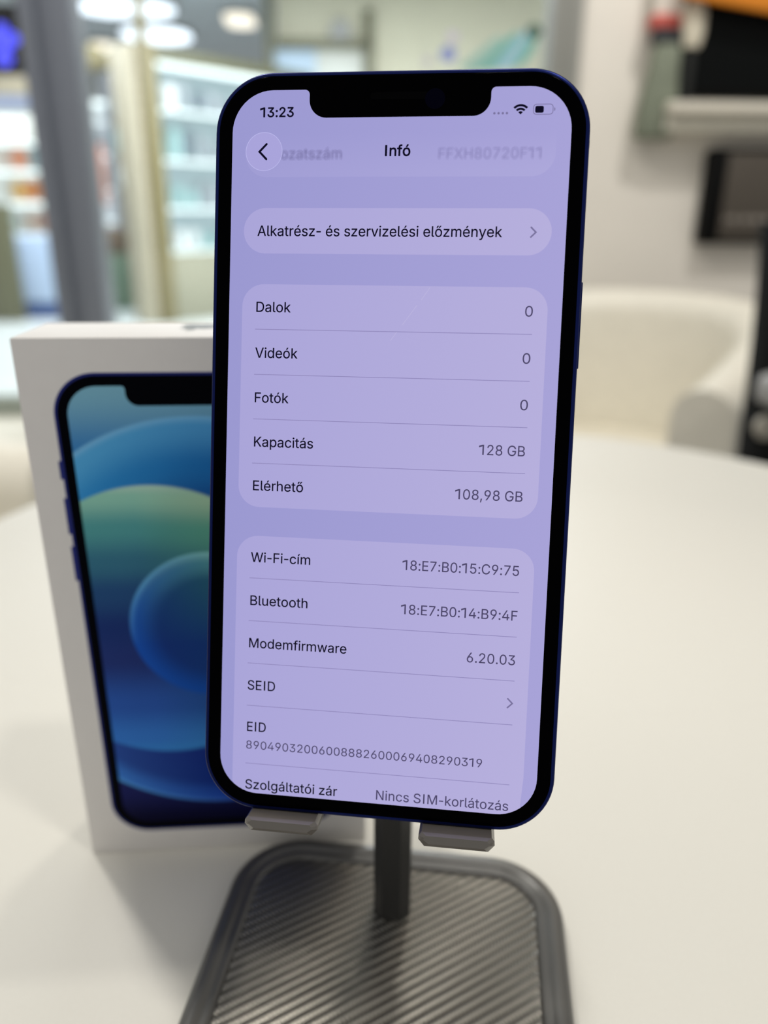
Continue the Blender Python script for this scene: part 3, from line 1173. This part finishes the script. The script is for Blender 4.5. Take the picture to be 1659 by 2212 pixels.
# grey-green pouch hanging on the wall
pt0 = at(1412, 300, WY - 0.05)
top0 = at(1425, 95, WY - 0.05)
pou = empty('hanging_pouch', (pt0.x, WY - 0.04, pt0.z - 0.01), 'grey-green pouch with a red clasp hanging left of the black wall monitor', 'pouch')
H_ = top0.z - pt0.z
b = bmesh.new()
lps = []
for t_, wd, th in ((0.0, 0.075, 0.02), (0.03, 0.096, 0.05), (0.12, 0.100, 0.060), (0.45, 0.092, 0.056), (0.75, 0.076, 0.048), (0.95, 0.070, 0.044), (1.0, 0.062, 0.035)):
    lps.append([(x + 0.012 * t_, y, t_ * H_ + 0.01) for x, y in rrect(wd, th, min(wd, th) * 0.45, 5)])
loft(b, lps)
link('pouch_body', b, mat('sage_fabric', L(118, 124, 108), 0.9, noise=0.12, scale=30, bump=0.3), pou)
b = bmesh.new()
add_box(b, (-0.028, -0.022, H_ + 0.012), (0.045, 0.020, H_ + 0.042), 0.006)
link('collar', b, mat('dark_collar', L(52, 54, 58), 0.7), pou)
link('clasp', bx((-0.040, -0.026, H_ + 0.042), (0.030, 0.022, H_ + 0.070), 0.008), mat('red_plastic', L(196, 88, 78), 0.6), pou)
b = bmesh.new()
lathe(b, [(0.008, -0.052), (0.022, -0.042), (0.029, -0.01), (0.028, 0.03), (0.016, 0.055), (0.006, 0.06)], 20, (0.062, -0.012, H_ + 0.045))
link('white_tag', b, mat('cream_plastic', L(214, 206, 186), 0.6), pou)
link('hanging_strap', bx((-0.034, -0.012, H_ + 0.068), (0.066, 0.012, H_ + 0.36), 0.008), mat('white_strap', L(226, 221, 210), 0.8), pou)
link('side_strip', bx((0.050, -0.03, H_ * 0.18), (0.072, 0.0, H_ + 0.01), 0.006), mat('black_webbing', L(24, 26, 24), 0.9), pou)

# black swivel chair at the right edge
Yc = 0.78
def ap(px, py, Y=Yc):
    v = at(px, py, Y)
    return v
base = ap(1655, 900)
chx = base.x + 0.27
swc = empty('swivel_chair', (chx, Yc, 0.0), 'black swivel chair cut off by the right edge, beside the cream tub chair', 'chair')
outl = [ap(1606, 1000), ap(1612, 950), ap(1622, 880), ap(1630, 820), ap(1640, 740), ap(1650, 640), ap(1656, 560), ap(1659, 480)]
b = bmesh.new()
lps = []
for v in outl:
    lx = v.x - chx
    lps.append([(lx, -0.03, v.z), (lx + 0.012, -0.05, v.z), (lx + 0.05, -0.055, v.z), (0.25, -0.04, v.z), (0.25, 0.04, v.z), (lx + 0.05, 0.05, v.z), (lx + 0.012, 0.04, v.z), (lx, 0.02, v.z)])
loft(b, lps)
link('backrest', b, M_blackfab, swc, angle=60)
zs = 0.46
link('seat', bx((-0.24, -0.30, zs - 0.04), (0.26, 0.22, zs + 0.03), 0.03, 4), M_blackfab, swc)
v = ap(1652, 822, Yc - 0.07)
link('armrest', bx((v.x - chx - 0.010, -0.30, v.z - 0.028), (v.x - chx + 0.06, -0.062, v.z + 0.010), 0.012, 3), mat('grey_arm_pad', L(150, 148, 146), 0.6), swc)
v = ap(1660, 925, Yc - 0.08)
b = bmesh.new()
lathe(b, [(0.004, -0.008), (0.014, -0.006), (0.016, 0.0), (0.014, 0.006), (0.004, 0.009)], 20)
bmesh.ops.transform(b, matrix=Matrix.Translation((v.x - chx, -0.075, v.z)) @ Matrix.Rotation(math.radians(90), 4, 'X'), verts=b.verts[:])
link('adjusting_knob', b, mat('pale_knob', L(178, 172, 160), 0.5), swc)
bm = tube(bmesh.new(), (0, 0, 0.08), (0, 0, zs - 0.03), 0.025, 16)
link('gas_column', bm, M_black, swc)
for k in range(5):
    a = math.radians(72 * k + 20)
    b = tube(bmesh.new(), (0, 0, 0.095), (0.27 * math.cos(a), 0.27 * math.sin(a), 0.07), 0.022, 10, 0.014)
    lg = link('leg', b, M_black, swc)
    b = bmesh.new()
    bmesh.ops.create_icosphere(b, subdivisions=2, radius=0.028, matrix=Matrix.Translation((0.27 * math.cos(a), 0.27 * math.sin(a), 0.028)))
    link('castor', b, M_black, lg)

# ================================================================== MALL
M_gold = mat('olive_gold_frame', L(112, 103, 68), 0.5, noise=0.04)
M_cpost = mat('post_lit_cream', L(172, 164, 142), 0.6, noise=0.03)
M_olive = mat('dark_olive_frame', L(92, 92, 66), 0.5, noise=0.04)
M_basep = mat('olive_grey_panel', L(142, 141, 122), 0.7, noise=0.03)
M_lit = emis('lit_back_panel', L(178, 208, 214), 0.95)
M_strip = emis('led_strip', (0.86, 1.0, 1.0, 1), 2.6)
M_goods = [mat('goods_white', L(226, 232, 232), 0.5), mat('goods_grey', L(150, 160, 166), 0.5), mat('goods_teal', L(150, 184, 184), 0.5), mat('goods_slate', L(104, 118, 128), 0.5)]

pk = at(338, 452, 7.0)
ROT = math.radians(45)
kio = empty('display_kiosk', (pk.x, 7.0, -0.01), 'glazed display kiosk with a gold corner post and lit shelves beyond the shop window', 'kiosk', rot=ROT)
zt = 2.14
b = bx((-0.06, -0.06, 0.0), (0.085, 0.085, zt + 0.02), 0.01)
add_box(b, (-0.03, -0.03, zt), (0.04, 0.04, 2.90), 0.008)
link('corner_post', b, M_gold, kio)
link('post_lit_face', bx((-0.14, 0.0, 0.0), (-0.06, 0.26, zt), 0.01), M_cpost, kio)  # lighter box colours in the lit left face of the post
link('top_beam', bx((0.08, -0.03, zt - 0.09), (1.85, 0.05, zt), 0.01), M_olive, kio)
link('side_beam', bx((-0.05, 0.26, zt - 0.12), (0.05, 1.9, zt), 0.01), M_gold, kio)
link('base_cabinet', bx((0.08, 0.0, 0.0), (1.85, 0.5, 0.58), 0.01), M_basep, kio)
link('back_panel', bx((0.10, 0.46, 0.58), (1.85, 0.48, zt - 0.05)), M_lit, kio, smooth=False)
link('glass_front', bx((0.09, -0.004, 0.58), (1.85, 0.004, zt - 0.09)), M_pane, kio, smooth=False)
goods = []
for z in (0.60, 0.95, 1.33, 1.71):
    sh = link('shelf', bx((0.10, 0.02, z - 0.02), (1.85, 0.455, z)), mat('shelf_white', L(210, 222, 222), 0.4), kio, smooth=False)
    link('light_strip', bx((0.10, 0.012, z - 0.028), (1.85, 0.03, z - 0.016)), M_strip, sh, smooth=False)
link('light_strip', bx((0.10, 0.02, zt - 0.13), (1.85, 0.06, zt - 0.095)), M_strip, kio, smooth=False)
cs, sn = math.cos(ROT), math.sin(ROT)
for si, z in enumerate((0.60, 0.95, 1.33, 1.71)):
    for k in range(7):
        xl = 0.22 + 0.15 * k + random.uniform(-0.02, 0.02)
        wd, hgt, dp = random.uniform(0.06, 0.12), random.uniform(0.12, 0.27), random.uniform(0.06, 0.12)
        wx = pk.x + cs * xl - sn * 0.22
        wy = 7.0 + sn * xl + cs * 0.22
        o = link('packaged_good', bx((-wd / 2, -dp / 2, 0), (wd / 2, dp / 2, hgt), 0.008), random.choice(M_goods))
        o.location = (wx, wy, z - 0.01)
        o.rotation_euler = (0, 0, ROT)
        tag(o, 'small pale packaged good on the lit shelves of the gold-posted kiosk', 'package', 'packages on the kiosk shelves')

# things seen between the grey mullion and the gold post
def boxat(name, px0, py0, px1, py1, Y, depth, m, label, cat, floor=False, group=None, bev=0.01):
    a, c = at(px0, py1, Y), at(px1, py0, Y)
    zlo = -0.01 if floor else a.z
    o = link(name, bx((0, 0, 0), (c.x - a.x, depth, c.z - zlo), bev), m)
    o.location = (a.x, Y, zlo)
    return tag(o, label, cat, group)


YS = 9.6
sa, sb2 = at(150, 140, YS + 0.5), at(300, 690, YS + 0.5)
shu = empty('shop_shelving', (sa.x, YS, -0.01), 'lit white wall shelving between the grey mullion and the gold post', 'shelving')
wid = sb2.x - sa.x
ztop = at(200, 215, YS).z
link('back_board', bx((0, 0.42, 0.0), (wid, 0.45, ztop)), emis('lit_white_board', L(206, 220, 228), 1.05), shu, smooth=False)
zl = [at(220, yy, YS).z for yy in (255, 330, 405, 470)]
for z in zl:
    o = link('shelf', bx((0, 0.0, z - 0.02), (wid, 0.42, z + 0.0)), mat('shelf_pale', L(214, 222, 226), 0.5), shu, smooth=False)
    link('light_strip', bx((0, 0.005, z - 0.035), (wid, 0.03, z - 0.02)), M_strip, o, smooth=False)  # added glowing strip that brightens the packages on these shelves
link('light_strip', bx((0, 0.0, ztop - 0.05), (wid, 0.03, ztop - 0.01)), M_strip, shu, smooth=False)
for k, (a, c, m) in enumerate(((212, 226, 0), (250, 262, 1))):
    for j, zz in enumerate(zl[:3]):
        v = at((a + c) / 2, 300, YS + 0.2)
        o = link('packaged_good', bx((-0.045, -0.05, 0), (0.045, 0.05, 0.20 + 0.03 * ((k + j) % 3)), 0.008), M_goods[(m + j) % 3])
        o.location = (v.x, YS + 0.2, zz + 0.003)
        tag(o, 'blurred package on the lit wall shelving behind the grey mullion', 'package', 'packages on the wall shelving')
boxat('salmon_banner', 188, 312, 222, 440, YS - 0.021, 0.02, mat('salmon_print', L(226, 160, 140), 0.7), 'salmon pink hanging banner just right of the grey mullion', 'banner')
boxat('white_pillar', 206, 492, 240, 640, 8.4, 0.15, mat('pale_blue_paint', L(182, 192, 206), 0.6), 'pale bluish pillar standing right of the grey mullion', 'pillar', floor=True)
# brown-lidded green bin
v = at(262, 690, 8.0)
zb = at(262, 545, 8.0).z
zc = at(262, 488, 8.0).z
binn = empty('litter_bin', (v.x, 8.1, -0.01), 'green litter bin with a brown domed lid beside the gold post', 'bin')
b = bmesh.new()
lathe(b, [(0.12, 0.0), (0.14, 0.02), (0.16, zb - 0.01), (0.15, zb + 0.01)], 24)
link('bin_body', b, mat('green_grey', L(104, 128, 108), 0.7), binn)
b = bmesh.new()
lathe(b, [(0.165, zb + 0.005), (0.168, zb + 0.05), (0.15, zb + (zc - zb) * 0.6), (0.10, zb + (zc - zb) * 0.9), (0.03, zc)], 24)
link('bin_lid', b, mat('brown_lid', L(96, 78, 58), 0.6), binn)
fa, fc = at(150, 142, YS), at(298, 100, YS)
link('fascia_board', bx((0.0, -0.10, fa.z), (wid, 0.05, fc.z), 0.01), mat('beige_gold', L(196, 178, 122), 0.6), shu)
for xx in (0.0, wid - 0.03):
    link('side_panel', bx((xx, 0.0, 0.0), (xx + 0.03, 0.42, fa.z + 0.02), 0.004), mat('side_panel_grey', L(170, 172, 178), 0.6), shu)

# far-left shop
boxat('shop_fascia', -60, 152, 82, 198, 6.4, 0.2, mat('beige_fascia', L(196, 184, 160), 0.7), 'beige fascia board under the blue lit sign at far left', 'fascia')
o = boxat('light_box', -60, 198, 74, 228, 6.6, 0.12, emis('pale_blue_light', L(176, 194, 230), 0.95), 'pale blue light box under the beige fascia at far left', 'light box')
YF = 7.9
a, c = at(-60, 505, YF + 0.4), at(110, 235, YF + 0.4)
sh2 = empty('shop_shelving', (a.x, YF, -0.01), 'lit shelving with orange and white goods at the far left', 'shelving')
link('back_board', bx((0, 0.40, 0.0), (c.x - a.x, 0.43, c.z)), emis('lit_teal_board', L(200, 212, 208), 1.2), sh2, smooth=False)
rows = [at(40, yy, YF).z for yy in (300, 362, 432, 500)]
for z in rows:
    o = link('shelf', bx((0, 0, z - 0.02), (c.x - a.x, 0.40, z)), mat('shelf_pale2', L(200, 206, 200), 0.5), sh2, smooth=False)
    link('light_strip', bx((0, 0.005, z - 0.04), (c.x - a.x, 0.03, z - 0.02)), M_strip, o, smooth=False)  # strip added here too, to lighten the far-left goods
cols_ = {0: ((-20, 8, (226, 226, 220)), (12, 34, (232, 232, 228)), (40, 70, (222, 222, 214))),
         1: ((-20, 8, (220, 206, 196)), (14, 48, (232, 152, 116)), (54, 80, (150, 172, 176))),
         2: ((-14, 4, (216, 214, 204)), (6, 34, (238, 190, 110)), (36, 66, (214, 130, 60))),
         3: ((-14, 16, (196, 206, 200)), (22, 50, (206, 186, 170)), (58, 96, (196, 150, 130)))}
names = {(1, 1): ('salmon tub on the second shelf at the far left', 'tub'), (2, 1): ('yellow-orange tub on the third shelf at the far left', 'tub'),
         (2, 2): ('orange-brown tub beside the yellow-orange tub at the far left', 'tub'), (3, 2): ('pinkish carton on the bottom shelf at the far left', 'package')}
for r_, lst in cols_.items():
    for k, (pa, pb, cc) in enumerate(lst):
        z = rows[r_]
        u0, u1 = at(pa, 300, YF + 0.12), at(pb, 300, YF + 0.12)
        wd = u1.x - u0.x
        hgt = 0.18 if r_ else 0.20
        b = bmesh.new()
        if (r_, k) in names and names[(r_, k)][1] == 'tub':
            lathe(b, [(wd * 0.44, 0.0), (wd * 0.5, 0.01), (wd * 0.5, hgt * 0.78), (wd * 0.42, hgt * 0.82), (wd * 0.42, hgt), (wd * 0.2, hgt + 0.004)], 20)
        else:
            add_box(b, (-wd / 2, -0.06, 0), (wd / 2, 0.06, hgt), 0.008)
        o = link('tub' if (r_, k) in names and names[(r_, k)][1] == 'tub' else 'packaged_good', b, mat('pack_%d_%d' % (r_, k), L(*cc), 0.5))
        o.location = ((u0.x + u1.x) / 2, YF + 0.2, z)
        lab, cat = names.get((r_, k), ('whitish package on the lit shelving at the far left', 'package'))
        tag(o, lab, cat, 'goods on the far-left shelving' if (r_, k) not in names else None)
# pale blue counter with a blue plinth
a, c = at(-70, 672, 7.3), at(134, 510, 7.3)
cn = empty('shop_counter', (a.x, 7.3, -0.01), 'pale blue shop counter with a dark blue plinth, left of the grey mullion', 'counter')
zm = at(60, 650, 7.3).z
link('counter_body', bx((0, 0, zm), (c.x - a.x, 0.5, c.z), 0.01), mat('pale_blue_counter', L(172, 192, 218), 0.5), cn)
link('plinth', bx((0.02, 0.03, 0.0), (c.x - a.x - 0.02, 0.48, zm + 0.005), 0.005), mat('blue_plinth', L(52, 84, 140), 0.5), cn)
boxat('olive_post', -70, 440, 12, 690, 7.1, 0.12, M_olive, 'dark olive post at the left edge below the lit shelving', 'post', floor=True)
# blue lit sign, top left
a, c = at(-60, 158, 4.2), at(62, 8, 4.2)
sg = empty('lit_sign', (a.x, 4.2, a.z), 'dark sign with glowing blue lettering blobs at the top left corner', 'sign')
link('sign_case', bx((0, 0, 0), (c.x - a.x, 0.08, c.z - a.z), 0.01), M_black, sg)
M_blue = emis('blue_led', (0.09, 0.10, 1.0, 1), 1.5)
for (pxc, pyc, rr) in ((2, 62, 0.026), (24, 84, 0.03), (10, 98, 0.028), (8, 126, 0.034), (-24, 80, 0.04)):
    v = at(pxc, pyc, 4.19)
    b = bmesh.new()
    poly(b, [(rr * 1.2 * math.cos(2 * math.pi * k / 20), rr * math.sin(2 * math.pi * k / 20)) for k in range(20)], 0)
    bmesh.ops.transform(b, matrix=Matrix.Translation((v.x - a.x, -0.006, v.z - a.z)) @ Matrix.Rotation(math.radians(90), 4, 'X'), verts=b.verts[:])
    link('blue_light', b, M_blue, sg, smooth=False)
# hanging cables of the sign up to the ceiling
for f_ in (0.15, 0.85):
    link('hanger_rod', tube(bmesh.new(), ((c.x - a.x) * f_, 0.04, c.z - a.z - 0.01), ((c.x - a.x) * f_, 0.04, 2.9 - a.z), 0.006, 8), M_olive, sg)

# ceiling lamps of the mall
def ceiling_light(px, py, w_, d_, lab, m, round_=False):
    v = atz(px, py, 2.895)
    r = empty('ceiling_light', (v.x, v.y, 2.9), lab, 'ceiling light')
    b = bmesh.new()
    loft(b, [[(x, y, z) for x, y in rrect(w_, d_, min(w_, d_) * 0.48, 8)] for z in (0.0, -0.045)])
    link('housing', b, M_alu, r)
    b = bmesh.new()
    loft(b, [[(x, y, z) for x, y in rrect(w_ * 0.94, d_ * 0.94, min(w_, d_) * 0.45, 8)] for z in (-0.044, -0.055)])
    link('diffuser', b, m, r)


M_cool = emis('cool_lamp', (0.78, 0.90, 1.0, 1), 2.6)
M_warm = emis('warm_lamp', (1.0, 0.95, 0.80, 1), 1.6)
ceiling_light(268, 8, 1.08, 0.8, 'cool white ceiling light at the top edge behind the gold post', M_cool)
ceiling_light(338, 68, 0.84, 1.0, 'cool white ceiling light just below the topmost one', M_cool)
ceiling_light(518, 35, 0.34, 0.75, 'small warm round ceiling light right of the cool ones', M_warm)
ceiling_light(225, 92, 0.30, 0.6, 'small warm glow standing in for a lamp reflection above the lit wall shelving', M_warm)  # added glowing disc in place of a lamp's reflection in glass

# shop front on the far right-hand wall: olive frame with pale panes
Yw = 8.55
def wz(px, py):
    return at(px, py, Yw)
sf = empty('glazed_partition', (wz(585, 150).x, Yw, -0.01), 'olive-framed glazed partition with pale panes, left of the beige wall above the phone', 'partition')
ox = wz(585, 150).x
def pbox(px0, px1, zlo, zhi, y0, y1, m, name):
    return link(name, bx((wz(px0, 100).x - ox, y0, zlo), (wz(px1, 100).x - ox, y1, zhi), 0.006), m, sf)
zt2 = 2.72
pbox(574, 592, 0.0, 2.9, -0.06, 0.02, M_olive, 'frame_post')
pbox(784, 806, 0.0, zt2, -0.06, 0.02, M_olive, 'frame_post')
zz0 = wz(600, -10).z
b = bmesh.new()
pA, pB = wz(592, 4), wz(800, 50)
add_box(b, (pA.x - ox, -0.06, 2.38), (pB.x - ox, 0.02, 2.46), 0.006)
link('frame_beam', b, M_olive, sf)
pbox(592, 682, 0.0, 2.38, -0.02, 0.0, mat('pale_blue_pane', L(176, 196, 214), 0.2), 'door_panel')
pbox(682, 784, 0.0, 2.38, -0.02, 0.0, mat('pale_grey_pane', L(192, 194, 186), 0.3), 'door_panel')
b = bmesh.new()
v = wz(735, 72)
poly(b, [(0.10 * math.cos(2 * math.pi * k / 24), 0.13 * math.sin(2 * math.pi * k / 24)) for k in range(24)], 0)
bmesh.ops.transform(b, matrix=Matrix.Translation((v.x - ox, -0.024, v.z)) @ Matrix.Rotation(math.radians(90), 4, 'X'), verts=b.verts[:])
link('grey_sticker', b, mat('grey_sticker', L(150, 150, 148), 0.6), sf, smooth=False)

# teal striped decal on the shop window above the phone
yd = WY - 0.002  # flat coloured stripes and discs laid over the pane
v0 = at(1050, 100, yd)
pat = empty('window_pattern', (v0.x, yd, v0.z), 'teal striped leaf-shaped decal on the shop window above the phone', 'pattern')
M_teal = [mat('pattern_teal', L(112, 172, 164), 0.4), mat('pattern_mint', L(150, 186, 176), 0.4), mat('pattern_sky', L(146, 188, 206), 0.4), mat('pattern_green', L(60, 92, 80), 0.5), mat('pattern_periwinkle', L(128, 140, 200), 0.4)]
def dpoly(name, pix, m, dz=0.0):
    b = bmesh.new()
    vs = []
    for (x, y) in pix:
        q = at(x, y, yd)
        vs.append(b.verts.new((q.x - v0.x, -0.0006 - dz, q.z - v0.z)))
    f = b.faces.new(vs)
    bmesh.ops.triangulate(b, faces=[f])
    return link(name, b, m, pat, smooth=False)
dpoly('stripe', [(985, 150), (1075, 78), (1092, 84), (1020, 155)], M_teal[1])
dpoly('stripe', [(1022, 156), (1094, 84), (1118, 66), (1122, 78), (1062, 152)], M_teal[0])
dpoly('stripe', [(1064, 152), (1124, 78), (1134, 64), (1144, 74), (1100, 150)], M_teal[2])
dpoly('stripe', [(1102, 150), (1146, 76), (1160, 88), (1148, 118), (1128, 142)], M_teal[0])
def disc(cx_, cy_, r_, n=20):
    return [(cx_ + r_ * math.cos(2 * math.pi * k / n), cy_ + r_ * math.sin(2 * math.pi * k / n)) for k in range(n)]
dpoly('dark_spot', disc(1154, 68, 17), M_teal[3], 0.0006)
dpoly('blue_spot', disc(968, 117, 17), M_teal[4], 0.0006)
dpoly('pale_spot', disc(978, 80, 13), mat('pattern_lilac', L(196, 190, 206), 0.4), 0.0003)
dpoly('pale_spot', disc(924, 132, 11), mat('pattern_lilac2', L(190, 188, 196), 0.4), 0.0003)
